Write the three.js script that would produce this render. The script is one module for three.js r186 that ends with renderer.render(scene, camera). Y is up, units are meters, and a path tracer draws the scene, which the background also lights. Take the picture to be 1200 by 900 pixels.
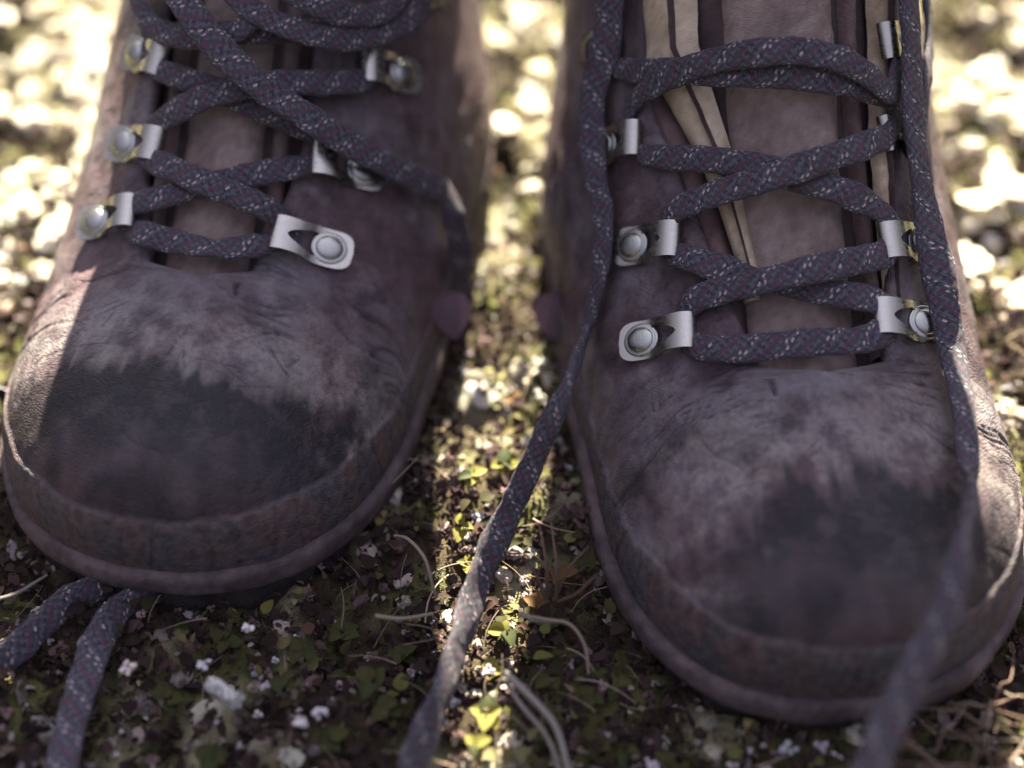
import * as THREE from 'three';
import { createNoise3D, createNoise2D } from 'simplex-noise';
import { mergeGeometries } from 'three/addons/utils/BufferGeometryUtils.js';

// ------------------------------------------------------------------ random, camera, sky, sun, exposure
function rng(seed) { return () => { seed = (seed + 0x6d2b79f5) | 0; let t = Math.imul(seed ^ (seed >>> 15), 1 | seed); t = (t + Math.imul(t ^ (t >>> 7), 61 | t)) ^ t; return ((t ^ (t >>> 14)) >>> 0) / 4294967296; }; }
const noise3 = createNoise3D(rng(11)), noise2 = createNoise2D(rng(12));
const V = (x, y, z) => new THREE.Vector3(x, y, z);
const clamp = (x, a, b) => Math.min(b, Math.max(a, x)), lerp = (a, b, t) => a + (b - a) * t;
const smooth = (a, b, x) => { const t = clamp((x - a) / (b - a), 0, 1); return t * t * (3 - 2 * t); };
const fbm = (x, y, z, o = 4) => { let s = 0, a = 0.5; for (let i = 0; i < o; i++) { s += a * noise3(x, y, z); x *= 2.03; y *= 2.03; z *= 2.03; a *= 0.5; } return s; };

const scene = new THREE.Scene();
const camera = new THREE.PerspectiveCamera(30, 4 / 3, 0.01, 200);
const PITCH = 46 * Math.PI / 180, CAM_H = 0.31;
camera.position.set(0, CAM_H, 0);
camera.lookAt(0, CAM_H - Math.sin(PITCH), -Math.cos(PITCH));
camera.focus = 0.381; camera.userData.fStop = 3.3;
camera.updateMatrixWorld(true);

const SUN = V(0.05, Math.tan(35.5 * Math.PI / 180), -1).normalize();
{
  const W = 256, H = 128, d = new Float32Array(W * H * 4);
  for (let j = 0; j < H; j++) for (let i = 0; i < W; i++) {
    const el = ((j + 0.5) / H - 0.5) * Math.PI, az = ((i + 0.5) / W - 0.5) * 2 * Math.PI;
    const v = V(Math.cos(az) * Math.cos(el), Math.sin(el), Math.sin(az) * Math.cos(el));
    const up = Math.max(0, v.y), L = 0.009 + 0.122 * Math.pow(up, 1.35), c = Math.max(0, v.dot(SUN)), k = (j * W + i) * 4;      // a thin even veil of cloud, brightest overhead and round the sun
    const glow = 0.085 * Math.pow(c, 3) + 0.5 * Math.pow(c, 30);
    d[k] = L * 0.88 + glow; d[k + 1] = L * 0.85 + glow * 0.95; d[k + 2] = L * 1.14 + glow * 0.88; d[k + 3] = 1;
  }
  const t = new THREE.DataTexture(d, W, H, THREE.RGBAFormat, THREE.FloatType);
  t.mapping = THREE.EquirectangularReflectionMapping; t.magFilter = THREE.LinearFilter; t.needsUpdate = true;
  scene.background = t; scene.environment = t;
}
const sun = new THREE.DirectionalLight(new THREE.Color(1, 0.89, 0.66), 5);
sun.name = 'sun'; sun.position.copy(SUN).multiplyScalar(3).add(V(0, 0, -0.4)); sun.target.position.set(0, 0, -0.4);
sun.castShadow = true; sun.shadow.mapSize.set(2048, 2048);
Object.assign(sun.shadow.camera, { left: -1, right: 1, top: 1, bottom: -1, near: 0.1, far: 8 });
scene.add(sun, sun.target);
const renderer = new THREE.WebGLRenderer({ antialias: true });
renderer.shadowMap.enabled = true;
renderer.toneMapping = THREE.LinearToneMapping; renderer.toneMappingExposure = 11.4;

// ------------------------------------------------------------------ seeing pixels of the photograph (1200 x 900) as rays, for measuring places in the scene
const FPX = 450 / Math.tan(15 * Math.PI / 180);
const fwd = V(0, -Math.sin(PITCH), -Math.cos(PITCH)), rgt = V(1, 0, 0), upv = V(0, Math.cos(PITCH), -Math.sin(PITCH));
function ray(px, py) { return fwd.clone().addScaledVector(rgt, (px - 600) / FPX).addScaledVector(upv, (450 - py) / FPX); }
function onPlane(px, py, y) { const r = ray(px, py); return camera.position.clone().addScaledVector(r, (y - CAM_H) / r.y); }
function project(p) { const q = p.clone().sub(camera.position), z = q.dot(fwd); return [600 + FPX * q.dot(rgt) / z, 450 - FPX * q.dot(upv) / z, z]; }

// ------------------------------------------------------------------ naming
const used = {};
function numbered(n) { const k = used[n] = (used[n] ?? -1) + 1; return k ? n + '_' + String(k).padStart(3, '0') : n; }
function tag(o, label, category, group, kind) { if (label) o.userData.label = label; if (category) o.userData.category = category; if (group) o.userData.group = group; if (kind) o.userData.kind = kind; return o; }
function mesh(name, geo, mat, parent) { const m = new THREE.Mesh(geo, mat); m.name = parent ? name : numbered(name); m.castShadow = m.receiveShadow = true; (parent || scene).add(m); return m; }

// ------------------------------------------------------------------ textures
function dataTex(W, H, fn, srgb) {
  const d = new Uint8Array(W * H * 4);
  for (let j = 0; j < H; j++) for (let i = 0; i < W; i++) { const c = fn((i + 0.5) / W, (j + 0.5) / H), k = (j * W + i) * 4; d[k] = clamp(c[0], 0, 1) * 255; d[k + 1] = clamp(c[1], 0, 1) * 255; d[k + 2] = clamp(c[2], 0, 1) * 255; d[k + 3] = 255; }
  const t = new THREE.DataTexture(d, W, H); t.wrapS = t.wrapT = THREE.RepeatWrapping; t.magFilter = THREE.LinearFilter; t.minFilter = THREE.LinearFilter; if (srgb) t.colorSpace = THREE.SRGBColorSpace; t.needsUpdate = true; return t;
}
// tileable noise: walk a torus
function tile(u, v, f, seed, o = 3) {
  const a = u * 2 * Math.PI, b = v * 2 * Math.PI; let s = 0, amp = 0.5, R = f / (2 * Math.PI);
  for (let i = 0; i < o; i++) { s += amp * (noise3(Math.cos(a) * R + seed, Math.sin(a) * R + Math.cos(b) * R * 1.7, Math.sin(b) * R - seed) + noise3(Math.sin(b) * R + 9 + seed, Math.cos(b) * R + 3, Math.cos(a + 1) * R * 1.3 + Math.sin(a) * R)) * 0.6; R *= 2; amp *= 0.55; }
  return s;
}
const leatherBump = dataTex(512, 512, (u, v) => {
  const pores = Math.abs(tile(u, v, 38, 5, 2)), wr = 1 - Math.abs(tile(u, v, 14, 21, 3));
  const h = 0.55 * Math.pow(wr, 2.5) + 0.5 * pores + 0.15 * tile(u, v, 60, 40, 2);
  return [h, h, h];
});
leatherBump.repeat.set(1, 1);
// a braided cord: strands lean left and right, some of the yarns are pale or wine red
const NA = 28;
function braid(u, v) {                                              // u once round, v one repeat
  const NL = 80, a = u * NA + v * NL, b = -u * NA + v * NL;
  const ia = Math.floor(a), ib = Math.floor(b), fa = a - ia, fb = b - ib, top = ((ia + ib) % 4 + 4) % 4 < 2;
  const f = top ? fb : fa, g = top ? fa : fb, id = top ? ((ib % NA) + NA) % NA : ((ia % NA) + NA) % NA;
  const h = Math.sqrt(Math.max(0, 1 - Math.pow(2 * f - 1, 2))) * (0.65 + 0.35 * Math.sin(Math.PI * g));
  return { top, id, h, f };
}
const laceMap = dataTex(256, 1024, (u, v) => {
  const { top, id, h } = braid(u, v); let c = [0.262, 0.256, 0.288];
  const gone = noise2(id * 3.7 + 50, v * 34) ;
  if (top && gone > -0.15 && (id % 14 === 2 || id % 14 === 4)) c = [0.66, 0.60, 0.60];
  else if (top && (id % 14 === 9 || id % 14 === 10)) c = [0.36, 0.24, 0.29];
  else if (!top && id % 7 === 4) c = [0.34, 0.23, 0.29];
  else if (id % 3 === 0) c = [0.33, 0.34, 0.38];
  else if (id % 5 === 1) c = [0.20, 0.198, 0.235];
  const n = 0.88 + 0.3 * noise2(u * 190, v * 240) ;
  return c.map((x) => x * n);
}, true);
const laceBump = dataTex(256, 1024, (u, v) => { const { h } = braid(u, v); const x = 0.8 * h + 0.12 * noise2(u * 120, v * 300); return [x, x, x]; });
const metalRough = dataTex(256, 256, (u, v) => { const x = 0.34 + 0.22 * tile(u, v, 8, 3, 3) + 0.12 * tile(u, v, 40, 8, 2); return [x, x, x]; });

// ------------------------------------------------------------------ materials
const M = {
  leather: new THREE.MeshPhysicalMaterial({ name: 'worn leather', vertexColors: true, roughness: 0.47, bumpMap: leatherBump, bumpScale: 0.0003, specularIntensity: 0.28 }),
  rand: new THREE.MeshPhysicalMaterial({ name: 'rand leather', vertexColors: true, roughness: 0.68, bumpMap: leatherBump, bumpScale: 0.0003, specularIntensity: 0.25 }),
  sole: new THREE.MeshPhysicalMaterial({ name: 'midsole rubber', specularIntensity: 0.25, vertexColors: true, roughness: 0.75, bumpMap: leatherBump, bumpScale: 0.00025 }),
  outsole: new THREE.MeshPhysicalMaterial({ name: 'lug rubber', specularIntensity: 0.25, vertexColors: true, roughness: 0.85, bumpMap: leatherBump, bumpScale: 0.0004 }),
  lining: new THREE.MeshPhysicalMaterial({ name: 'padded lining', specularIntensity: 0.25, vertexColors: true, roughness: 0.85, bumpMap: leatherBump, bumpScale: 0.00022 }),
  lace: new THREE.MeshPhysicalMaterial({ name: 'braided cord', map: laceMap, bumpMap: laceBump, bumpScale: 0.0003, roughness: 0.8, specularIntensity: 0.4, sheen: 0.15, sheenRoughness: 0.6, sheenColor: new THREE.Color(0.5, 0.5, 0.55) }),
  metal: new THREE.MeshStandardMaterial({ name: 'worn nickel', color: new THREE.Color(0.40, 0.395, 0.35), metalness: 1, roughness: 0.9, roughnessMap: metalRough, bumpMap: metalRough, bumpScale: 0.00002 }),
  rivet: new THREE.MeshStandardMaterial({ name: 'tarnished rivet', color: new THREE.Color(0.33, 0.34, 0.32), metalness: 1, roughness: 0.9, roughnessMap: metalRough, bumpMap: metalRough, bumpScale: 0.0001 }),
};

// ------------------------------------------------------------------ grids
function grid(nu, nv, fn, colour) {                                  // fn(i, j) -> {p, uv, c}
  const P = new Float32Array((nu + 1) * (nv + 1) * 3), U = new Float32Array((nu + 1) * (nv + 1) * 2), C = colour ? new Float32Array((nu + 1) * (nv + 1) * 3) : null, I = [];
  for (let j = 0; j <= nv; j++) for (let i = 0; i <= nu; i++) {
    const k = j * (nu + 1) + i, r = fn(i, j);
    P.set([r.p.x, r.p.y, r.p.z], k * 3); U.set(r.uv || [i / nu, j / nv], k * 2); if (C) C.set(r.c, k * 3);
    if (i < nu && j < nv) { const a = k, b = k + 1, c = k + nu + 1, d = c + 1; I.push(a, b, d, a, d, c); }
  }
  const g = new THREE.BufferGeometry();
  g.setAttribute('position', new THREE.BufferAttribute(P, 3)); g.setAttribute('uv', new THREE.BufferAttribute(U, 2)); if (C) g.setAttribute('color', new THREE.BufferAttribute(C, 3));
  g.setIndex(I); g.computeVertexNormals(); return g;
}

// ------------------------------------------------------------------ the shape of a boot. Own axes: toe tip at the origin, toe towards +z, t = metres behind the tip
const LIFT = (t) => 0.009 * Math.pow(1 - clamp(t / 0.075, 0, 1), 2);
//        t_ridge y_ridge t_base y_base half  phi  n
const KN = [
  [0.080, 0.0680, 0.080, 0.022, 0.0535, 90, 2.1], [0.090, 0.0750, 0.095, 0.022, 0.0545, 90, 2.0], [0.100, 0.0830, 0.112, 0.022, 0.0560, 90, 1.9],
  [0.120, 0.1000, 0.150, 0.022, 0.0585, 92, 1.8], [0.140, 0.1190, 0.200, 0.022, 0.0585, 102, 1.8], [0.157, 0.1400, 0.262, 0.025, 0.0510, 132, 1.9],
  [0.167, 0.1600, 0.294, 0.055, 0.0460, 165, 2.0], [0.173, 0.1780, 0.300, 0.100, 0.0430, 180, 2.0], [0.176, 0.2050, 0.299, 0.160, 0.0460, 180, 2.0], [0.177, 0.2350, 0.298, 0.215, 0.0525, 180, 2.0],
];
function makeShape(o) {                                              // o: half-width scale, toe length, toe height
  const rows = [], H0 = o.h, A0 = o.w;
  const N1 = 240, N2 = 300;
  for (let i = 0; i <= N1; i++) {
    const t = 0.08 * Math.pow(i / N1, 2.3);
    const dome = Math.pow(Math.max(0, 1 - Math.pow(1 - Math.min(t, 0.05) / 0.05, 2.5)), 1 / 2.5);
    const wide = Math.pow(Math.max(0, 1 - Math.pow(1 - Math.min(t, 0.085) / 0.085, 2.35)), 1 / 2.25);
    const yb = 0.022 + LIFT(t), sl = smooth(0.02, 0.08, t);
    rows.push([t, 0.022 + LIFT(t) + dome * H0 + (0.068 - 0.022 - H0) * sl, t, yb, A0 * wide, 90, 2.3 - 0.2 * smooth(0.03, 0.08, t), 0]);
  }
  const at = (u) => { const x = u * (KN.length - 1), k = Math.min(KN.length - 2, Math.floor(x)), f = x - k; const g = (i) => KN[clamp(i, 0, KN.length - 1)]; return KN[0].map((_, c) => { const p0 = k === 0 ? 2 * g(0)[c] - g(1)[c] : g(k - 1)[c], p1 = g(k)[c], p2 = g(k + 1)[c], p3 = k === KN.length - 2 ? 2 * p2 - p1 : g(k + 2)[c]; return 0.5 * (2 * p1 + (p2 - p0) * f + (2 * p0 - 5 * p1 + 4 * p2 - p3) * f * f + (3 * p1 - p0 - 3 * p2 + p3) * f * f * f); }); };
  for (let i = 1; i <= N2; i++) { const r = at(i / N2); r[4] *= A0 / 0.0535 * lerp(1, o.collar, smooth(0.55, 0.95, i / N2)); r[7] = o.collarX * smooth(0.55, 0.95, i / N2); rows.push(r); }  // collar, out of view, is widened and shifted to shape its cast shadow
  // ridge length
  const S = [0]; for (let i = 1; i < rows.length; i++) S.push(S[i - 1] + Math.hypot(rows[i][0] - rows[i - 1][0], rows[i][1] - rows[i - 1][1]));
  function row(s) { let a = 0, b = S.length - 1; s = clamp(s, 0, S[b]); while (b - a > 1) { const m = (a + b) >> 1; if (S[m] <= s) a = m; else b = m; } const f = (s - S[a]) / (S[b] - S[a]); return rows[a].map((x, c) => lerp(x, rows[b][c], f)); }
  function pos(s, phi) {
    const [tr, yr, tb, yb, a, P, n, sx] = row(s), Ph = P * Math.PI / 180;
    const L = 1 / (1 - Math.cos(Math.max(Ph, Math.PI / 2))), e = 2 / n, c = Math.cos(phi), q = Math.sin(phi);
    const x = a * Math.sign(q) * Math.pow(Math.abs(q), e), k = Math.sign(c) * Math.pow(Math.abs(c), e);
    const f = (1 - L) + L * k;                                       // 0 base .. 1 ridge
    return V(x + sx + o.cx(tr), lerp(yb, yr, f), -lerp(tb, tr, f));
  }
  const rowPhi = (s) => row(s)[5] * Math.PI / 180;
  function phiOf(s, x) { const r = row(s), q = clamp(Math.abs(x) / Math.max(1e-6, r[4]), 0, 1); return Math.sign(x) * Math.asin(Math.pow(q, r[6] / 2)); }
  function normal(s, phi) {
    const e = 0.0012, h = 0.02, d1 = pos(s + e, phi).sub(pos(Math.max(0, s - e), phi)), d2 = pos(s, phi + h).sub(pos(s, phi - h));
    const n = d2.cross(d1); if (n.lengthSq() < 1e-16) return V(0, 0.3, 1).normalize(); return n.normalize();
  }
  const P = (s, phi, n) => { const p = pos(s, phi); return n ? p.addScaledVector(normal(s, phi), n) : p; };
  return { rows, S, row, pos, normal, P, phiOf, rowPhi, top: S[S.length - 1], s80: S[N1], o };
}

// plan outline of the sole: from the heel on one side round the toe to the heel on the other
function soleOutline(o, grow) {
  const half = [], A0 = o.w;
  const tb = [[0.085, 1], [0.11, 1.03], [0.15, 1.05], [0.19, 1.0], [0.23, 0.9], [0.262, 0.8]];
  for (let i = 0; i <= 90; i++) { const t = 0.085 * Math.pow(i / 90, 2.3); half.push([A0 * Math.pow(Math.max(0, 1 - Math.pow(1 - t / 0.085, 2.35)), 1 / 2.25), t]); }
  for (let i = 1; i <= 60; i++) { const t = lerp(0.085, 0.262, i / 60); let k = 0; while (k < tb.length - 2 && t > tb[k + 1][0]) k++; const f = smooth(tb[k][0], tb[k + 1][0], t); half.push([A0 * lerp(tb[k][1], tb[k + 1][1], lerp((t - tb[k][0]) / (tb[k + 1][0] - tb[k][0]), f, 0.3)), t]); }
  for (let i = 1; i <= 40; i++) { const a = i / 40 * Math.PI / 2; half.push([A0 * 0.8 * Math.cos(a), 0.262 + 0.04 * Math.sin(a)]); }
  const loop = [...half.slice(1).reverse().map(([x, t]) => [x, t]), ...half.map(([x, t]) => [-x, t])];
  return loop.map(([x, t], i) => {
    const p = loop[(i + loop.length - 1) % loop.length], q = loop[(i + 1) % loop.length]; let nx = (q[1] - p[1]), nt = -(q[0] - p[0]); const l = Math.hypot(nx, nt) || 1; nx /= -l; nt /= -l;
    if (nx * x < 0 && Math.abs(x) > 0.002) { nx = -nx; nt = -nt; }
    return [x + o.cx(t) + 0, t, nx, nt];
  });
}

// ------------------------------------------------------------------ the two boots
const boots = {};
function makeBoot(side, label, place, yaw, o) {
  const root = new THREE.Group(); root.name = numbered('hiking_boot');
  tag(root, label, 'boot', null); scene.add(root);
  root.position.copy(place); root.rotation.y = yaw; root.updateMatrixWorld(true);
  const sh = makeShape(o), inv = root.matrixWorld.clone().invert();
  const b = { root, sh, inv, o, side };
  b.world = (s, phi, n) => sh.P(s, phi, n).applyMatrix4(root.matrixWorld);
  b.wnormal = (s, phi) => sh.normal(s, phi).transformDirection(root.matrixWorld);
  b.locate = (px, py, n = 0) => {                                    // the place on the boot, n above the leather, that is seen at that pixel
    let best = [1e9];
    for (let i = 2; i < 60; i++) for (let j = -26; j <= 26; j++) { const s = 0.185 * i / 60, f = j / 26 * 1.5, q = project(b.world(s, f, n)), d = Math.hypot(q[0] - px, q[1] - py); if (d < best[0]) best = [d, s, f]; }
    let [, s, f] = best;
    for (let k = 0; k < 14; k++) {
      const q = project(b.world(s, f, n)), q1 = project(b.world(s + 3e-4, f, n)), q2 = project(b.world(s, f + 5e-3, n));
      const a = (q1[0] - q[0]) / 3e-4, c = (q1[1] - q[1]) / 3e-4, bb = (q2[0] - q[0]) / 5e-3, d = (q2[1] - q[1]) / 5e-3, det = a * d - bb * c, ex = px - q[0], ey = py - q[1];
      if (Math.abs(det) < 1e-3) break;
      s += clamp((d * ex - bb * ey) / det, -0.004, 0.004) * 0.8; f += clamp((a * ey - c * ex) / det, -0.1, 0.1) * 0.8; f = clamp(f, -1.56, 1.56); s = clamp(s, 0.001, sh.top - 0.002);
    }
    return { s, phi: f };
  };
  buildUpper(b); buildSole(b); buildTongue(b);
  boots[side] = b; return b;
}

function hash(a, b) { const x = Math.sin(a * 127.1 + b * 311.7) * 43758.5453; return x - Math.floor(x); }
function makeScratches(seed, n) {
  const r = rng(seed), out = [];
  for (let i = 0; i < n; i++) { const s = 0.03 + r() * 0.085, x = (r() - 0.5) * 0.09, l = 0.003 + r() * 0.010, a = (r() < 0.6 ? (r() - 0.5) * 0.7 : (r() - 0.5) * 2.6); out.push([x, s, x + Math.cos(a) * l, s + Math.sin(a) * l, 0.00006 + r() * 0.00014, 0.00022 + r() * 0.00012]); }
  return out;
}
function segDist(x, y, a) { const dx = a[2] - a[0], dy = a[3] - a[1], t = clamp(((x - a[0]) * dx + (y - a[1]) * dy) / (dx * dx + dy * dy), 0, 1); return Math.hypot(x - a[0] - t * dx, y - a[1] - t * dy); }

function gap(b, s, sg = 1) {                                                 // half-width of the lace opening
  const d = s - b.o.slit; if (d <= 0) return 0;
  return b.o.gap(d, sg) * Math.sqrt(clamp(d / 0.004, 0, 1));
}
function leatherLook(b, p, s, x) {                                   // displacement along the normal, colour: grain, darkened creases, stains, scuffs, some toe sheen
  const k = b.o.seed, X = p.x + k, Y = p.y, Z = p.z;
  const big = fbm(X * 26, Y * 26, Z * 26, 4), mid = fbm(X * 90, Y * 90, Z * 90, 4), fine = fbm(X * 420, Y * 420, Z * 420, 3);
  let d = big * 0.0006 + mid * 0.00022 + fine * 0.00005;
  // flex creases across the vamp, strongest at the sides below the lacing
  const flex = smooth(b.o.slit - 0.026, b.o.slit - 0.010, s) * (1 - smooth(b.o.slit + 0.0, b.o.slit + 0.025, s)) * (0.2 + 0.8 * smooth(0.008, 0.026, Math.abs(x))) * smooth(-0.25, 0.3, noise3(X * 30 + 60, Y * 30, Z * 30));
  const wob = noise3(X * 40, Y * 40, Z * 40) * 0.0035;
  const cr = Math.abs(noise3(X * 18, 3.1, (s + wob) * 190)), cr2 = Math.abs(noise3(X * 45 + 7, 9.1, (s + wob) * 430));
  const crease = (1 - smooth(0, 0.16, cr)) * 0.8 + (1 - smooth(0, 0.16, cr2)) * 0.35;
  d -= flex * crease * 0.0007;
  const toeCr = (1 - smooth(0, 0.05, Math.abs(noise3(X * 70 + 3, Y * 30, Z * 34)))) * smooth(0.15, 0.5, noise3(X * 18, Y * 18, Z * 18 + 5));
  d -= toeCr * 0.00018;
  let sc = 0;
  for (const a of b.scratches) { const q = 1 - smooth(0, a[5] * 1.6, segDist(x + wob * 0.5, s + wob * 0.3, a)); if (q > 0) { d -= q * a[4]; sc = Math.max(sc, q); } }
  // colour
  const col = [0.088, 0.061, 0.071], grey = [0.118, 0.108, 0.122], pale = [0.25, 0.232, 0.205], dark = [0.009, 0.0088, 0.0125], rust = [0.078, 0.053, 0.056];
  const mixin = (c, f) => { for (let i = 0; i < 3; i++) col[i] = lerp(col[i], c[i], f); };
  const vamp = 1 - smooth(b.o.slit - 0.004, b.o.slit + 0.018, s + mid * 0.02);
  mixin(grey, clamp(0.25 + 0.4 * vamp + big * 1.3 + mid * 0.4, 0, 1) * 0.85);
  mixin(rust, clamp(fbm(X * 34 + 20, Y * 34, Z * 34, 3) * 1.6, 0, 1) * 0.5);
  // pale rubbed band on top of the toe, sky sheen painted into its tone, then the dark soaked patch with a ragged, streaky upper edge
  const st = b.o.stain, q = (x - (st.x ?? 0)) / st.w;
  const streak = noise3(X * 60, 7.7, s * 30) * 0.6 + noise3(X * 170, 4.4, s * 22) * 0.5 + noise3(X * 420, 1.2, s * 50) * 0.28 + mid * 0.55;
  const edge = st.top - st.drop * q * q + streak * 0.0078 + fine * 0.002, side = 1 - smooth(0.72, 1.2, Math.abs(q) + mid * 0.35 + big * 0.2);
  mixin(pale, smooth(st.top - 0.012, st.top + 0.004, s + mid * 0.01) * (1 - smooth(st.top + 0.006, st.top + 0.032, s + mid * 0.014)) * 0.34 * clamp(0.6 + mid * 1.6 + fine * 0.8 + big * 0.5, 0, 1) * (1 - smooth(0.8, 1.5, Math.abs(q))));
  mixin(rust, (1 - smooth(st.low - 0.016, st.low + 0.010, s + mid * 0.006)) * 0.8);
  const wet = (0.72 * (1 - smooth(edge - 0.0055, edge + 0.0018, s)) + 0.28 * (1 - smooth(edge - 0.002, edge + 0.010, s))) * smooth(st.low - 0.026, st.low + 0.016, s + mid * 0.006 + big * 0.006) * side * clamp(0.93 + fine * 0.35 + mid * 0.55, 0, 1);
  mixin(dark, wet * 0.93);
  mixin(dark, (1 - smooth(st.low - 0.006, st.low + 0.014, s)) * clamp(0.28 + 0.75 * noise3(X * 48 + 3, Y * 48, Z * 48) + 0.5 * mid, 0, 0.7));
  // broad soaked blotches and a few rubbed places
  mixin(dark, smooth(0.10, 0.5, fbm(X * 38 + 9, Y * 38, Z * 38 + 4, 5)) * 0.42 * smooth(st.low - 0.01, st.low + 0.012, s));
  mixin(pale, smooth(0.18, 0.45, fbm(X * 70 + 40, Y * 70, Z * 70, 4)) * 0.18 * (1 - wet) * smooth(st.low - 0.004, st.low + 0.012, s));
  for (let i = 0; i < 3; i++) col[i] *= 0.9 + 0.34 * mid + 0.26 * fine + 0.22 * noise3(X * 130 + 8, 3.3, s * 34) * (1 - smooth(st.low, st.low + 0.02, s));
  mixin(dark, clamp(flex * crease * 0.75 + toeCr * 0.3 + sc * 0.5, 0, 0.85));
  return { d, c: col, wet };
}
function randLine(b, p) { return b.o.rand(p.x, -p.z) + noise3(p.x * 60 + b.o.seed, p.z * 60, 2) * 0.0008 + noise3(p.x * 260 + b.o.seed, p.z * 260, 5) * 0.00022; }

function buildUpper(b) {
  const { sh } = b; b.scratches = makeScratches(b.o.seed * 100 + 3, 24);
  b.scratches.push(...(b.o.marks || []));
  const sv = [];                                                     // rows: fine where the picture shows them
  const sEnd = 0.175; for (let i = 0; i <= 330; i++) sv.push(0.0004 + sEnd * i / 330);
  for (let i = 1; i <= 40; i++) sv.push(sEnd + (sh.top - sEnd) * i / 40);
  const M1 = 140, roll = 5, NC = M1 + roll, verts = [], info = [];
  for (let h = 0; h < 2; h++) {
    const sg = h ? 1 : -1;
    for (const s of sv) {
      const g = gap(b, s, sg), Pm = sh.rowPhi(s), pg = Math.abs(sh.phiOf(s, g)), dep = clamp(g / 0.006, 0, 1), n2 = sh.row(s)[6] / 2;
      for (let j = 0; j <= NC; j++) {
        let phi, n = 0, x;
        if (j <= M1) { const w = j / M1; const u = 1 - w; const e0 = Math.pow(pg / Pm, 1 / n2); phi = Pm * Math.pow(lerp(e0, 1, u), n2); }
        else { const k = j - M1; const gx = [g, g - 0.0006, g - 0.0011, g - 0.0010, g - 0.0003, g + 0.0045][k]; n = dep * [0, -0.0002, -0.0009, -0.0024, -0.0042, -0.0066][k]; phi = Math.abs(sh.phiOf(s, g ? Math.max(0.00001, gx) : 0)); }
        phi *= sg; const p = sh.pos(s, phi), nn = sh.normal(s, phi);
        x = p.x - b.o.cx(-p.z);
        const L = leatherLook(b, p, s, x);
        const hh = p.y - LIFT(-p.z), rl = randLine(b, p), isRand = s < b.o.slit + 0.05 ? 1 - smooth(rl - 0.0006, rl + 0.0006, hh) : 1 - smooth(rl - 0.0006, rl + 0.0006, hh);
        // a padded, slightly thicker edge along the opening
        const pad = g > 0 ? 0.0009 * Math.exp(-Math.pow((Math.abs(x) - g - 0.004) / 0.004, 2)) * dep : 0;
        let d = L.d + pad, c = L.c;
        // stitched groove along the opening
        if (g > 0.004) { const q = 1 - smooth(0.0003, 0.0008, Math.abs(Math.abs(x) - g - 0.0035)); d -= 0.0004 * q * (0.6 + 0.4 * Math.sin(s * 2600)); }
        if (isRand > 0) {
          const crk = 1 - smooth(0, 0.10, Math.abs(noise3(p.x * 120 + b.o.seed * 3, p.y * 18, p.z * 120)));
          d = lerp(d, L.d * 0.8 + 0.0009 - crk * 0.0002, isRand);
          const rr = [0.082, 0.058, 0.059], gg = [0.060, 0.058, 0.068], f = clamp(0.5 + 1.2 * fbm(p.x * 70 + 5, p.y * 70, p.z * 70 + b.o.seed, 4), 0, 1);
          const rc = rr.map((v, i) => lerp(v, gg[i], f) * lerp(1, 0.6, crk * 0.8) * (0.85 + 0.5 * fbm(p.x * 300, p.y * 300, p.z * 300, 2)));
          const lip = Math.exp(-Math.pow((hh - rl + 0.0012) / 0.0011, 2)); const dust = lip * clamp(0.3 + 1.5 * fbm(p.x * 150 + 70, p.y * 150, p.z * 150, 3), 0, 1);
          c = c.map((v, i) => lerp(v, lerp(rc[i], [0.22, 0.2, 0.18][i], dust * 0.14), isRand));
        }
        p.addScaledVector(nn, n + d);
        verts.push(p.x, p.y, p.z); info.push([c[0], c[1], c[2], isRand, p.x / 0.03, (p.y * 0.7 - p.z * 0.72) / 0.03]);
      }
    }
  }
  const R = sv.length, W = NC + 1, up = [], ra = [];
  for (let h = 0; h < 2; h++) for (let i = 0; i < R - 1; i++) for (let j = 0; j < NC; j++) {
    const a = h * R * W + i * W + j, c = a + W; const q = [a, a + 1, c + 1, c];
    const tri = h ? [[q[0], q[2], q[1]], [q[0], q[3], q[2]]] : [[q[0], q[1], q[2]], [q[0], q[2], q[3]]];
    const isR = (info[q[0]][3] + info[q[1]][3] + info[q[2]][3] + info[q[3]][3]) / 4 > 0.5;
    for (const t of tri) (isR ? ra : up).push(...t);
  }
  const full = new THREE.BufferGeometry(); full.setAttribute('position', new THREE.BufferAttribute(new Float32Array(verts), 3)); full.setIndex([...up, ...ra].length < 1 ? [] : up.concat(ra)); full.computeVertexNormals();
  const N = full.attributes.normal;
  for (let i = 0; i < R; i++) if (gap(b, sv[i]) <= 0) for (let j = M1; j <= NC; j++) { const a = i * W + NC, c = R * W + i * W + NC, v = V(N.getX(a) + N.getX(c), N.getY(a) + N.getY(c), N.getZ(a) + N.getZ(c)); v.normalize(); for (const h of [0, 1]) N.setXYZ(h * R * W + i * W + j, v.x, v.y, v.z); }
  const part = (idx) => {
    const map = new Map(), p = [], n = [], c = [], u = [], I = [];
    for (const k of idx) { if (!map.has(k)) { map.set(k, map.size); p.push(verts[k * 3], verts[k * 3 + 1], verts[k * 3 + 2]); n.push(N.getX(k), N.getY(k), N.getZ(k)); c.push(info[k][0], info[k][1], info[k][2]); u.push(info[k][4], info[k][5]); } I.push(map.get(k)); }
    const g = new THREE.BufferGeometry(); for (const [nm, a, s] of [['position', p, 3], ['normal', n, 3], ['color', c, 3], ['uv', u, 2]]) g.setAttribute(nm, new THREE.BufferAttribute(new Float32Array(a), s)); g.setIndex(I); return g;
  };
  mesh('leather_upper', part(up), M.leather, b.root);
  mesh('toe_rand', part(ra), M.rand, b.root);
}

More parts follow.
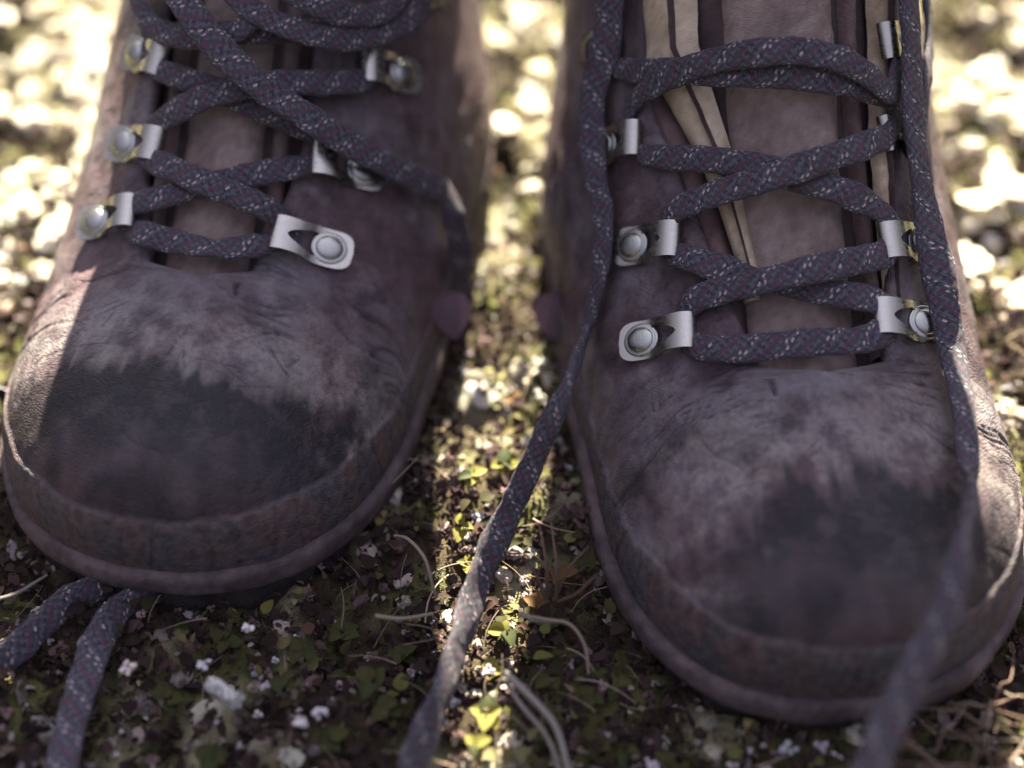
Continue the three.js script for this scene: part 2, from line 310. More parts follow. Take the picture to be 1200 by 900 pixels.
function buildSole(b) {
  const o = b.o, loop = soleOutline(o), n = loop.length;
  const len = [0]; for (let i = 1; i <= n; i++) { const p = loop[i % n], q = loop[i - 1]; len.push(len[i - 1] + Math.hypot(p[0] - q[0], p[1] - q[1])); }
  const make = (profile, colour, lugs) => grid(profile.length - 1, n, (i, j) => {
    const p = loop[j % n], pr = profile[i]; let off = pr[0], y = pr[1];
    if (lugs && pr[2]) { const w = Math.sin(len[j % n] / 0.0125 * Math.PI * 2); off -= pr[2] * smooth(-0.25, 0.1, w) * smooth(0.0, 0.03, p[1]); }
    const x = p[0] + p[2] * off, t = p[1] + p[3] * off; y += LIFT(Math.max(0, p[1])) * 0.95;
    const wv = noise3(x * 45 + o.seed, y * 45, t * 45) * 0.0006 + noise3(x * 200 + o.seed, y * 200, t * 200) * 0.0002;
    const q = V(x + p[2] * wv, y + wv * 0.5, -(t + p[3] * wv));
    const c = colour(q, pr);
    return { p: q, uv: [len[j] / 0.03, i * 0.08], c };
  }, true);
  const f = (q, k, s) => clamp(0.5 + 1.3 * fbm(q.x * k + o.seed, q.y * k, q.z * k + s, 4), 0, 1);
  // welt with the midsole under it: [outward from the upper, height, -]
  const prof = []; const ring = (a) => { for (const r of a) prof.push(r); };
  ring([[-0.006, 0.0215], [-0.001, 0.0222], [0.0012, 0.0224], [0.0026, 0.0219], [0.0034, 0.0208], [0.0036, 0.0190], [0.0036, 0.0172], [0.0034, 0.0156], [0.0027, 0.0146], [0.0012, 0.0140], [-0.002, 0.0138]]);
  const mid = mesh('midsole', make(prof, (q, pr) => { const a = f(q, 60, 1), c = f(q, 260, 2); return [lerp(0.060, 0.105, a) * lerp(0.75, 1.15, c), lerp(0.046, 0.082, a) * lerp(0.75, 1.15, c), lerp(0.050, 0.085, a) * lerp(0.75, 1.15, c)]; }), M.sole, b.root);
  const lug = [[-0.002, 0.0140], [0.0004, 0.0134], [0.0012, 0.0124], [0.0014, 0.0090, 0.003], [0.0014, 0.0020, 0.004], [0.0020, 0.0004, 0.005], [-0.004, 0.0, 0.004], [-0.012, 0.0, 0], [-0.02, 0.003, 0]];
  mesh('lug_outsole', make(lug, (q) => { const a = f(q, 90, 5); return [lerp(0.02, 0.04, a), lerp(0.017, 0.034, a), lerp(0.018, 0.034, a)]; }, true), M.outsole, b.root);
}

function strip(b, s0, s1, fx0, fx1, fn, colour, ns = 110, nx = 16) {  // a band lying in the lace opening, rounded along both edges
  const { sh } = b;
  return grid(nx, ns, (i, j) => {
    const s = lerp(s0, s1, j / ns), w = i / nx, x = lerp(fx0(s), fx1(s), w), phi = sh.phiOf(s, x), edge = Math.pow(Math.abs(2 * w - 1), 6);
    const p = sh.P(s, phi, fn(s, x, w) - edge * 0.0022);
    return { p, uv: [p.x / 0.03, s / 0.03], c: colour(p, s, w) };
  }, true);
}
function buildTongue(b) {
  const o = b.o, s0 = o.slit + 0.001, s1 = b.sh.top - 0.004, sd = o.seed;
  const cl = (a, c, k) => (p, s, w) => { const f = clamp(0.5 + 1.3 * fbm(p.x * k + sd, p.y * k, p.z * k, 4), 0, 1), g = 0.9 + 0.35 * fbm(p.x * 300, p.y * 300, p.z * 300 + sd, 2); return a.map((x, i) => lerp(x, c[i], f) * g); };
  const wr = (p, q, a) => fbm(p * q + sd, a, 1.7, 3);
  mesh('tongue_gusset', strip(b, s0 - 0.012, s1, (s) => -Math.max(0.022, gap(b, s, -1) + 0.008), (s) => Math.max(0.022, gap(b, s) + 0.008), (s, x, w) => -0.0056 + 0.0022 * Math.pow(Math.abs(2 * w - 1), 6) + 0.0006 * wr(s, 60, x * 300), cl([0.045, 0.033, 0.034], [0.075, 0.055, 0.055], 60)), M.lining, b.root);
  const tw = o.tongue;
  mesh('tongue', strip(b, s0 - 0.008, s1, (s) => -tw(s) + o.tongueX, (s) => tw(s) + o.tongueX, (s, x, w) => lerp(-0.0048, -0.0026, smooth(s0 - 0.001, s0 + 0.007, s)) + 0.0014 * (1 - Math.pow(2 * w - 1, 2)) + 0.0012 * wr(s, 55, x * 40) + 0.0004 * wr(s, 260, x * 200), cl([0.155, 0.118, 0.108], [0.25, 0.20, 0.18], 55), 160, 30), M.lining, b.root);
  for (const [x0, x1, lo, a, c, nm, from] of o.folds) mesh(nm, strip(b, s0 + from, s1, x0, x1, (s, x, w) => lo + 0.0014 * Math.sin(Math.PI * w) + 0.0007 * wr(s, 80, x * 90), cl(a, c, 70), 140, 12), M.lining, b.root);
}

// ------------------------------------------------------------------ cords
function cord(name, pts, parent, inv, o = {}) {                      // pts: {p, n(up), tw} in world axes
  const hw = o.hw ?? 0.0036, ht = o.ht ?? 0.00105, K = 20, curve = new THREE.CatmullRomCurve3(pts.map((q) => q.p), false, 'centripetal');
  const L = curve.getLength(), N = Math.max(20, Math.round(L / 0.0008)), ptsOut = curve.getSpacedPoints(N);
  const tOf = (u) => { const t = curve.getUtoTmapping(u); return t * (pts.length - 1); };
  const g = grid(K, N, (i, j) => {
    const u = j / N, f = tOf(u), k = Math.min(pts.length - 2, Math.floor(f)), m = f - k, A = pts[k], B = pts[k + 1];
    const tan = curve.getTangentAt(clamp(u, 0.0005, 0.9995)); let n = A.n.clone().lerp(B.n, m); n.addScaledVector(tan, -n.dot(tan)).normalize();
    const tw = lerp(A.tw ?? 0, B.tw ?? 0, m) + (o.tn ?? 0.2) * noise2(u * L * 55, 77 + (o.seed ?? 0)), bi = n.clone().cross(tan).normalize(); n.applyAxisAngle(tan, tw); bi.applyAxisAngle(tan, tw);
    const sc = lerp(A.w ?? 1, B.w ?? 1, m) * (1 + 0.06 * noise2(u * L * 160, (o.seed ?? 0))), th = -i / K * Math.PI * 2, c = Math.cos(th), q = Math.sin(th), e = 0.8;
    const x = Math.sign(c) * Math.pow(Math.abs(c), e) * hw * sc * (1 + 0.07 * noise2(u * L * 60, 31 + (o.seed ?? 0))), y = Math.sign(q) * Math.pow(Math.abs(q), e) * ht * (1 + 0.1 * noise2(u * L * 200, 5 + (o.seed ?? 0)));
    const p = ptsOut[j].clone().addScaledVector(bi, x).addScaledVector(n, y); if (inv) p.applyMatrix4(inv);
    return { p, uv: [i / K, u * L / 0.06 + (o.seed ?? 0) * 0.137] };
  });
  return mesh(name, g, M.lace, parent);
}
function onBoot(b, list) { return list.map(([px, py, n, tw, w]) => { const l = b.locate(px, py, n / 1000); return { p: b.world(l.s, l.phi, n / 1000), n: b.wnormal(l.s, l.phi), tw, w }; }); }
function bootLace(b, list, o) { return cord('lace', onBoot(b, list.map(([x, y, n]) => n <= 3.4 ? [x, y, 1.9, 0, 0.72] : [x, y, n])), b.root, b.inv, o); }

// ------------------------------------------------------------------ lace hooks: a riveted base plate whose tongue rises, is pierced and curls over the lace
const PROFILE = [[-0.0062, 0.0011], [0.0018, 0.0011], [0.0040, 0.0019], [0.0062, 0.0033], [0.0084, 0.0045], [0.0106, 0.0051], [0.0126, 0.0051], [0.0140, 0.0044], [0.0146, 0.0032], [0.0143, 0.0020], [0.0128, 0.0013]].map(([u, n]) => V(u, n, 0));
const hookCurve = new THREE.CatmullRomCurve3(PROFILE, false, 'centripetal'), hookLen = hookCurve.getLength();
function hookPlate(width) {
  const N = 90, K = 8, th = 0.0008, out = [];
  const half = (u) => { const end = -0.0062; let w = width / 2; const d = u - end; if (d < w) w = Math.pow(Math.max(0, w ** 3 - (w - d) ** 3), 1 / 3); return w * (u > 0.004 ? lerp(1, 0.88, smooth(0.004, 0.008, u)) : 1); };
  const hole = (l) => { const a = 0.0088, c = 0.0182; if (l <= a || l >= c) return 0; const f = (l - a) / (c - a); return 0.0039 * Math.min(1, Math.sqrt(f / 0.14)) * Math.pow(1 - f, 0.55); };
  for (const sg of [-1, 1]) {
    const sec = (i) => { const u = i / N, p = hookCurve.getPointAt(u), t = hookCurve.getTangentAt(u), n = V(-t.y, t.x, 0), l = u * hookLen; const w1 = half(u < 0.55 ? p.x : 0.01), w0 = Math.min(hole(l), w1); return { p, n, w0, w1 }; };
    out.push(grid(2 * K + 3, N, (i, j) => {
      const { p, n, w0, w1 } = sec(j); const r = 2 * K + 3;
      const top = i <= K, k = top ? i : r - i, f = clamp((i === K + 1 ? K : k === -1 ? 0 : k) / K, 0, 1);
      const w = lerp(w0, w1, f), up = i <= K ? th / 2 : -th / 2;
      const q = p.clone().addScaledVector(n, i === r ? th / 2 : up); q.z = sg * (i === r ? w0 : w);
      if (sg < 0) return { p: q, uv: [q.x / 0.02, q.z / 0.02] };
      return { p: q, uv: [q.x / 0.02, q.z / 0.02] };
    }));
  }
  // turn the second half the right way out
  const ix = out[1].index.array; for (let i = 0; i < ix.length; i += 3) { const t = ix[i]; ix[i] = ix[i + 1]; ix[i + 1] = t; } out[1].computeVertexNormals();
  const g = mergeGeometries(out).toNonIndexed(); g.computeVertexNormals(); return creased(g);
}
function creased(g) { return g; }
const rivetGeo = (() => {
  const pr = [[0, 0.0031], [0.0014, 0.00305], [0.0025, 0.0028], [0.0032, 0.0024], [0.0034, 0.0021], [0.0035, 0.0018], [0.0041, 0.0019], [0.0046, 0.0017], [0.0047, 0.0012], [0.0047, 0.0008]];
  return new THREE.LatheGeometry(pr.map(([r, y]) => new THREE.Vector2(r, y)), 40);
})();
const hookGeo = hookPlate(0.0110);
function hook(b, rv, ar, o = {}) {
  const a = b.locate(rv[0], rv[1], 0.002), c = b.locate(ar[0], ar[1], 0.006);
  const p = b.world(a.s, a.phi, 0.0003), q = b.world(c.s, c.phi, 0.0003), n = b.wnormal(a.s, a.phi).lerp(b.wnormal(c.s, c.phi), 0.7).normalize();
  const u = q.sub(p); u.addScaledVector(n, -u.dot(n)); const dist = u.length(); u.normalize(); const v = u.clone().cross(n).normalize();
  const sc = clamp(dist / 0.0112, 0.9, 1.12); p.copy(b.world(c.s, c.phi, 0.0003)).addScaledVector(u, -0.0112 * sc); const near = b.world(a.s, a.phi, 0.0003); p.lerp(near, near.distanceTo(p) < 0.004 ? 0.4 : 0.1);
  const m = new THREE.Matrix4().makeBasis(u, n, v); m.setPosition(p); m.premultiply(b.inv);
  const g = new THREE.Group(); g.name = 'lace_hook'; m.decompose(g.position, g.quaternion, g.scale); g.scale.set(sc * (o.k ?? 1), o.k ?? 1, o.k ?? 1); b.root.add(g);
  mesh('hook_plate', hookGeo, M.metal, g);
  mesh('rivet', rivetGeo, M.rivet, g);
  return g;
}

const track = (s, v) => { const d = [0, 0.031, 0.051, 0.066, 0.084], q = s - 0.091; let k = 0; while (k < 3 && q > d[k + 1]) k++; return lerp(v[k], v[k + 1], clamp((q - d[k]) / (d[k + 1] - d[k]), 0, 1.6)); };   // offset from the ridge along the opening
// ------------------------------------------------------------------ put them down
const R = makeBoot('right', 'brown worn leather hiking boot with cream padded lining, nearer boot on the right', onPlane(1014, 846, -0.002).setY(-0.0200), 4.5 * Math.PI / 180, {
  seed: 3, marks: [[-0.0158, 0.0898, -0.0155, 0.0855, 0.0013, 0.0006], [0.019, 0.0765, 0.031, 0.0655, 0.0003, 0.0004], [0.022, 0.0765, 0.026, 0.0730, 0.0002, 0.0003], [-0.034, 0.078, -0.026, 0.064, 0.0002, 0.0003]], collar: 1.12, collarX: 0.0, w: 0.0572, h: 0.036, cx: (t) => -0.006 * Math.pow(1 - clamp(t / 0.085, 0, 1), 2), slit: 0.091, gap: (d, sg) => sg < 0 ? lerp(lerp(0.0165, 0.025, clamp(d / 0.031, 0, 1)), 0.039, clamp((d - 0.031) / 0.055, 0, 1)) : lerp(lerp(0.016, 0.0225, clamp(d / 0.031, 0, 1)), 0.032, clamp((d - 0.031) / 0.05, 0, 1)), rand: (x, t) => lerp(0.0385, 0.032, smooth(0.02, 0.09, t)),
  stain: { top: 0.0615, drop: 0.007, w: 0.040, low: 0.032, x: 0.009 }, tongue: (s) => 0.0148 + 0.002 * smooth(0.12, 0.17, s), tongueX: -0.0040,
  folds: [[(s) => track(s, [-0.0185, -0.0195, -0.024, -0.028, -0.035]), (s) => track(s, [-0.0150, -0.0145, -0.0175, -0.0198, -0.0240]), -0.0012, [0.34, 0.28, 0.195], [0.47, 0.40, 0.30], 'lining_edge', 0.022],
    [(s) => track(s, [-0.0168, -0.0168, -0.0200, -0.0228, -0.0280]), (s) => track(s, [-0.0162, -0.0162, -0.0193, -0.0220, -0.0271]), 0.0006, [0.05, 0.03, 0.03], [0.07, 0.05, 0.05], 'lining_seam', 0.025],
    [(s) => track(s, [-0.022, -0.0265, -0.0305, -0.0345, -0.039]), (s) => track(s, [-0.0185, -0.0195, -0.024, -0.028, -0.035]) - 0.0006, -0.0028, [0.095, 0.06, 0.06], [0.13, 0.09, 0.088], 'gusset_fold', 0.008],
    [(s) => track(s, [0.0200, 0.0210, 0.0215, 0.0220, 0.0235]), (s) => track(s, [0.0225, 0.0240, 0.0260, 0.0275, 0.0320]), -0.0015, [0.30, 0.23, 0.16], [0.48, 0.39, 0.28], 'lining_edge', 0.024],
    [(s) => track(s, [0.0210, 0.0222, 0.0234, 0.0245, 0.0270]), (s) => track(s, [0.0215, 0.0228, 0.0240, 0.0252, 0.0277]), 0.0004, [0.05, 0.03, 0.03], [0.07, 0.05, 0.05], 'lining_seam', 0.014],
    [(s) => 0.0150, (s) => 0.0198, -0.0032, [0.085, 0.058, 0.055], [0.12, 0.085, 0.08], 'gusset_fold', 0.006]],
});
const Lb = makeBoot('left', 'brown worn leather hiking boot with a lace draped across it, on the left', onPlane(170, 696, -0.002).setY(-0.0200), -8 * Math.PI / 180, {
  seed: 8, marks: [[0.0118, 0.0895, 0.0121, 0.0858, 0.0012, 0.0005], [-0.040, 0.0655, -0.018, 0.0662, 0.0002, 0.0003], [0.026, 0.0715, 0.0305, 0.0640, 0.0003, 0.00035], [0.033, 0.071, 0.030, 0.067, 0.0002, 0.0003], [0.004, 0.066, 0.006, 0.060, 0.0002, 0.0003]], collar: 1.0, collarX: 0.004, w: 0.0588, h: 0.036, cx: (t) => 0.004 * Math.pow(1 - clamp(t / 0.085, 0, 1), 2), slit: 0.091, gap: (d) => lerp(0.0155, 0.024, smooth(0, 0.045, d)), rand: (x, t) => lerp(0.0385, 0.032, smooth(0.02, 0.09, t)),
  stain: { top: 0.0605, drop: -0.002, w: 0.056, low: 0.034 }, tongue: (s) => 0.0125, tongueX: 0,
  folds: [[(s) => -0.0205, (s) => -0.0155, -0.003, [0.11, 0.085, 0.08], [0.16, 0.12, 0.11], 'gusset_fold', 0.008], [(s) => 0.0150, (s) => 0.0205, -0.003, [0.10, 0.075, 0.07], [0.14, 0.105, 0.1], 'gusset_fold', 0.008]],
});
// ------------------------------------------------------------------ hooks and laces
hook(R, [745, 400], [797, 385]); hook(R, [1092, 378], [1042, 368]);
hook(R, [728, 290], [776, 278]); hook(R, [1100, 285], [1052, 279]);
hook(R, [682, 178], [732, 160]); hook(R, [1092, 160], [1046, 152]);
hook(R, [672, 62], [706, 46]); hook(R, [1088, 50], [1048, 45]);
hook(Lb, [97, 262], [140, 245]); hook(Lb, [388, 291], [334, 272]);
hook(Lb, [133, 168], [170, 165]); hook(Lb, [428, 200], [384, 184]);
hook(Lb, [148, 60], [176, 64]); hook(Lb, [479, 88], [440, 74]);
hook(Lb, [532, -6], [492, -20]);

// laces that are threaded through the hooks
bootLace(R, [[1040, 374, 3], [1034, 388, 3.5], [1010, 398, 4], [960, 403, 4.2], [910, 405, 4.2], [860, 409, 4.2], [824, 407, 3.8], [803, 396, 3.2], [800, 375, 3], [814, 352, 3.8], [850, 340, 5], [900, 328, 7], [950, 316, 7], [1000, 306, 5.5], [1035, 298, 3.8], [1050, 282, 3.2], [1046, 262, 3.2], [1025, 243, 4], [985, 224, 5], [940, 210, 4.5], [890, 196, 4.2], [840, 188, 4.2], [780, 184, 4], [748, 178, 3.4], [734, 160, 3.2], [738, 130, 3.4], [765, 100, 4.4], [820, 76, 6], [880, 63, 8], [940, 60, 8], [985, 70, 8], [1020, 90, 7], [1044, 108, 5], [1054, 80, 4]], { seed: 1, hw: 0.0037 });
bootLace(R, [[1046, 386, 2.5], [1043, 364, 3], [1022, 351, 3.6], [985, 345, 3.6], [930, 338, 3.2], [890, 326, 3.2], [850, 316, 3.8], [805, 302, 4], [782, 292, 3.4], [776, 275, 3.2], [788, 250, 4], [830, 230, 5], [880, 214, 7], [930, 199, 8], [980, 182, 7], [1022, 167, 5], [1046, 150, 3.4], [1046, 124, 3.4], [1015, 104, 4], [970, 94, 4.5], [910, 88, 4.5], [850, 86, 4.5], [800, 84, 4.5], [750, 84, 4], [716, 74, 3.2], [706, 48, 3]], { seed: 2, hw: 0.0037 });
bootLace(Lb, [[334, 262, 3], [322, 282, 3.4], [298, 288, 4], [250, 291, 4.2], [210, 284, 4.2], [170, 274, 3.8], [149, 266, 3.2], [140, 248, 3], [160, 238, 3.8], [200, 228, 4], [250, 214, 4], [300, 204, 4.2], [345, 196, 4], [376, 192, 3.2], [386, 174, 3.2], [360, 152, 3.8], [310, 130, 3.6], [260, 108, 3.8], [215, 92, 4], [184, 80, 3.6], [172, 66, 3.2], [176, 40, 3]], { seed: 3, hw: 0.0036 });
bootLace(Lb, [[342, 290, 2], [336, 262, 3.2], [310, 243, 5.5], [270, 226, 7], [230, 210, 7], [198, 196, 5.5], [176, 186, 4], [168, 168, 3.2], [172, 152, 3.4], [198, 136, 4.4], [235, 116, 5.8], [280, 103, 6.5], [330, 97, 6], [385, 97, 5], [426, 94, 3.8], [444, 78, 3.2], [438, 58, 3.4], [400, 42, 4.4], [340, 36, 5.4], [290, 38, 5.4], [230, 42, 5], [195, 40, 4.4], [170, 30, 3.6]], { seed: 4, hw: 0.0036 });
// the tied bow at the top of the left boot and the end that lies across it
cord('lace', onBoot(Lb, [[250, -40, 9], [290, 8, 10], [340, 32, 11], [395, 46, 11], [445, 40, 11], [482, 20, 11], [498, -12, 11], [480, -50, 11]]), Lb.root, Lb.inv, { seed: 5, hw: 0.0036 });
cord('lace', onBoot(Lb, [[300, -40, 12], [350, -4, 13], [400, 16, 13], [450, 14, 12], [490, -30, 12]]), Lb.root, Lb.inv, { seed: 6, hw: 0.0034 });
cord('lace', onBoot(Lb, [[152, -40, 8], [164, 8, 8], [184, 36, 8], [228, 46, 8], [280, 36, 9], [300, 10, 10]]), Lb.root, Lb.inv, { seed: 7, hw: 0.0032 });
{
  const a = onBoot(Lb, [[178, -60, 10], [214, 0, 12], [262, 62, 12], [305, 100, 12], [345, 127, 12], [395, 160, 11], [440, 186, 9], [490, 211, 6.5], [524, 229, 4.5]]), e = a[a.length - 1];
  const out = V(0.75, 0.1, 0.7).normalize();
  a.push({ p: e.p.clone().add(V(0.0018, -0.006, 0.0025)), n: V(0.5, 0.3, 0.8).normalize() }, { p: e.p.clone().add(V(0.0035, -0.018, 0.003)), n: out }, { p: e.p.clone().add(V(0.0045, -0.04, 0.005)), n: out }, { p: e.p.clone().add(V(0.006, -0.062, 0.007)), n: out });
  cord('lace', a, Lb.root, Lb.inv, { seed: 8, hw: 0.0043 });
}
function free(px, py, depth, n, tw, w) { return { p: camera.position.clone().addScaledVector(ray(px, py), depth), n: (n || V(0, 0.7, 0.7)).clone().normalize(), tw, w }; }
function ground(px, py, y, w) { return { p: onPlane(px, py, y), n: V(0, 0.35, 0.94).normalize(), w }; }
// loose ends of the right boot: one hangs down the inner side on to the ground, one over the toe
{
  const a = onBoot(R, [[714, -40, 6, -0.5, 1.0], [712, 40, 6, -0.5, 1.0], [694, 120, 6, -0.5, 0.95], [697, 200, 6, -0.4, 0.85], [707, 262, 5.5, -0.2, 0.75], [701, 330, 5, 0, 0.7], [688, 385, 4.5, 0.2, 0.65]]);
  a.push(free(662, 455, 0.362, V(-0.4, 0.6, 0.7), 0.7, 0.65), free(625, 540, 0.368, V(0.25, 0.2, 0.95), 0.2, 0.7), free(596, 602, 0.372, V(0.25, 0.2, 0.95), 0.1, 0.85), free(568, 662, 0.370, V(0.25, 0.2, 0.95), 0, 1), free(545, 730, 0.362, V(0.25, 0.2, 0.95), 0, 1.05), free(522, 800, 0.350, V(0.25, 0.2, 0.95), 0, 1.05), free(500, 856, 0.340, V(0.25, 0.2, 0.95), 0.1, 1.1), free(474, 925, 0.329, V(0.25, 0.2, 0.95), 0, 1.1));
  cord('lace', a, R.root, R.inv, { seed: 9, hw: 0.0045, ht: 0.0012 });
  const c = onBoot(R, [[1062, -40, 7], [1068, 50, 7.5], [1070, 130, 7.5], [1083, 230, 7], [1098, 320, 6.5], [1114, 410, 5, 0.2, 0.8], [1127, 480, 4.5, 0.5, 0.7], [1134, 560, 4.5, 0.8, 0.65]]);
  for (let q = 4; q < c.length; q++) { c[q].n = V(0.0, 0.35, 0.94).normalize(); c[q].tw = 0; c[q].p.add(V(0, 0.0008, 0.0008)); }
  c.push(free(1128, 640, 0.314, V(0, 0.35, 0.94), 0, 0.7), free(1106, 715, 0.309, V(0, 0.35, 0.94), 0, 0.8), free(1074, 785, 0.304, V(0, 0.35, 0.94), 0, 0.95), free(1040, 850, 0.299, V(0, 0.35, 0.94), 0, 1), free(1012, 930, 0.293, V(0, 0.35, 0.94), 0, 1));
  cord('lace', c, R.root, R.inv, { seed: 10, hw: 0.0046, ht: 0.0013, tn: 0.06 });
  const d = onBoot(R, [[1080, -40, 3.5], [1088, 30, 3.5], [1086, 90, 3.5], [1076, 150, 3.5], [1060, 175, 3]]); cord('lace', d, R.root, R.inv, { seed: 13, hw: 0.0034 });
  cord('lace', [ground(150, 668, 0.001), ground(112, 690, 0.002), ground(80, 704, 0.003), ground(45, 736, 0.003), ground(10, 768, 0.002), ground(-40, 792, 0.002)], Lb.root, Lb.inv, { seed: 11, hw: 0.0040, ht: 0.0011 });
  cord('lace', [ground(190, 690, 0.000), ground(150, 706, 0.001), ground(122, 738, 0.003), ground(98, 800, 0.003), ground(80, 860, 0.003), ground(66, 930, 0.003)], Lb.root, Lb.inv, { seed: 12, hw: 0.0040, ht: 0.0011 });
}

// ------------------------------------------------------------------ the ground
function bareAndLit(x, z) { return smooth(0.0, 0.55, noise2(x * 13 + 2, z * 13) * 0.55 + noise2(x * 34, z * 34 + 7) * 0.35 + lerp(-0.13, 0.30, smooth(-0.20, -0.52, z + 0.08 * noise2(x * 7, z * 7)))); }     // stony patches, plus a front-to-back trend that paints in shade and sunlight
function groundY(x, z) { return -0.003 + 0.0045 * noise2(x * 14, z * 14) + 0.0022 * noise2(x * 46 + 3, z * 46) + 0.0011 * noise2(x * 150, z * 150 + 9) - 0.004 * Math.exp(-Math.pow(Math.hypot(x, z + 0.3) / 0.3, 2)); }
{
  const axis = (lo, hi, n, far, m) => { const a = []; for (let i = m; i > 0; i--) a.push(lo - 0.012 * (Math.pow(far / 0.012, i / m))); for (let i = 0; i <= n; i++) a.push(lerp(lo, hi, i / n)); for (let i = 1; i <= m; i++) a.push(hi + 0.012 * Math.pow(far / 0.012, i / m)); return a; };
  const xs = axis(-0.42, 0.42, 280, 60, 26), zs = axis(-0.75, -0.1, 220, 60, 26);
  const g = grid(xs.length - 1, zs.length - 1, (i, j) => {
    const x = xs[i], z = zs[j], f = clamp(0.5 + 1.2 * fbm(x * 30, 0, z * 30, 4), 0, 1), h = clamp(0.5 + 1.3 * fbm(x * 140, 5, z * 140, 3), 0, 1), b = bareAndLit(x, z);
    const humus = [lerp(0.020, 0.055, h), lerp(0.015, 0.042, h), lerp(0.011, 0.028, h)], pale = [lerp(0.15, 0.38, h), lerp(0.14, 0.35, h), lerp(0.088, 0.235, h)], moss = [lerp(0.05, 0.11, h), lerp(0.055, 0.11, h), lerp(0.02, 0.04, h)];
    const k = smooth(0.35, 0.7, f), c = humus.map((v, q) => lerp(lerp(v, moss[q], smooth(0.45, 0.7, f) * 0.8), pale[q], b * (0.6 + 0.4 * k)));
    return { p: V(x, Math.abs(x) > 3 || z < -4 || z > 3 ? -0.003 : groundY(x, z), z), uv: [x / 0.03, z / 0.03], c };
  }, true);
  // the grid helper winds for surfaces seen from +normal; flip so that it faces up
  const ix = g.index.array; for (let i = 0; i < ix.length; i += 3) { const t = ix[i]; ix[i] = ix[i + 1]; ix[i + 1] = t; } g.computeVertexNormals();
  if (g.attributes.normal.getY(5000) < 0) { for (let i = 0; i < ix.length; i += 3) { const t = ix[i]; ix[i] = ix[i + 1]; ix[i + 1] = t; } g.computeVertexNormals(); }
  tag(mesh('ground', g, new THREE.MeshPhysicalMaterial({ name: 'soil', specularIntensity: 0.15, vertexColors: true, roughness: 0.95, bumpMap: leatherBump, bumpScale: 0.001 })), 'mossy and stony ground, darkened in front and paled behind to paint in shade and sun', 'ground', null, 'structure');
}
const soleLocal = (b, p) => { const q = p.clone().applyMatrix4(b.inv); return [q.x, -q.z]; };
function underBoot(p, m = 0.002) { for (const b of [R, Lb]) { const [x, t] = soleLocal(b, p); if (t < -m || t > 0.302 + m) continue; const w = b.o.w * (t < 0.085 ? Math.pow(Math.max(0, 1 - Math.pow(1 - Math.max(0, t) / 0.085, 2.35)), 1 / 2.25) : lerp(1.05, 0.85, smooth(0.16, 0.25, t))); if (Math.abs(x - b.o.cx(t)) < w + 0.003 + m) return true; } return false; }

// shapes
function leafGeo(seed, cup = 0.25, point = 0.75) {
  const r = rng(seed), bend = 0.15 + 0.25 * r();
  return grid(4, 7, (i, j) => { const v = j / 7, u = i / 4 * 2 - 1, w = 0.34 * Math.pow(Math.sin(Math.PI * Math.pow(v, point)), 0.8) + 0.012; return { p: V(u * w, cup * u * u * w - bend * v * v + 0.1 * v - (Math.abs(u) < 0.2 ? 0.015 : 0), v), uv: [i / 4, v] }; });
}
function stoneGeo(seed, d = 2, rough = 0.25, sq = 0.6) {
  const g = new THREE.IcosahedronGeometry(1, d), p = g.attributes.position, r = rng(seed), k = r() * 50;
  for (let i = 0; i < p.count; i++) { const v = V(p.getX(i), p.getY(i), p.getZ(i)).normalize(); const s = 1 + rough * noise3(v.x * 1.1 + k, v.y * 1.1, v.z * 1.1) + rough * 0.35 * noise3(v.x * 3 + k, v.y * 3, v.z * 3) + rough * 0.15 * noise3(v.x * 8 + k, v.y * 8, v.z * 8); p.setXYZ(i, v.x * s, v.y * s * sq, v.z * s); }
  g.computeVertexNormals(); return g;
}
function tuft(seed) {                                                // a crumb of branching lichen
  const r = rng(seed), a = [];
  for (let i = 0; i < 7; i++) { const g = stoneGeo(seed * 9 + i, 1, 0.45, 0.9); g.scale(0.28 + r() * 0.22, 0.25 + r() * 0.35, 0.28 + r() * 0.2); g.translate((r() - 0.5) * 1.5, r() * 0.8, (r() - 0.5) * 1.5); a.push(g); }
  return mergeGeometries(a);
}
function stemGeo(pts, r0, r1, k = 5) {
  const c = new THREE.CatmullRomCurve3(pts), n = Math.max(8, pts.length * 6), fr = c.computeFrenetFrames(n);
  return grid(k, n, (i, j) => { const u = j / n, r = lerp(r0, r1, u), a = i / k * Math.PI * 2; return { p: c.getPointAt(u).addScaledVector(fr.normals[j], Math.cos(a) * r).addScaledVector(fr.binormals[j], Math.sin(a) * r), uv: [i / k, u * 4] }; });
}
const leaves = [1, 2, 3, 4].map((s) => leafGeo(s, 0.2 + 0.1 * s, 0.62 + 0.06 * s));
const leafMat = (name, c) => new THREE.MeshPhysicalMaterial({ name, color: new THREE.Color(...c), roughness: 0.8, transmission: 0.35, thickness: 0, specularIntensity: 0.25 });
M.leafStuff = new THREE.MeshPhysicalMaterial({ name: 'small leaves', color: 0xffffff, roughness: 0.85, transmission: 0.35, thickness: 0, specularIntensity: 0.2 });
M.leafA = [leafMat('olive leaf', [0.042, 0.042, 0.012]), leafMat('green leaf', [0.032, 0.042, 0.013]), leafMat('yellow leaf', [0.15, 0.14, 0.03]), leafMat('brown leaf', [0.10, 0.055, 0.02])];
M.purple = new THREE.MeshPhysicalMaterial({ name: 'wine red oval', color: new THREE.Color(0.065, 0.036, 0.05), roughness: 0.7, transmission: 0.12, thickness: 0 });
M.stone = new THREE.MeshStandardMaterial({ name: 'pale stone', color: 0xffffff, roughness: 0.9, bumpMap: leatherBump, bumpScale: 0.0006 });
M.lichen = new THREE.MeshPhysicalMaterial({ name: 'lichen', specularIntensity: 0.2, color: 0xffffff, roughness: 0.95 });
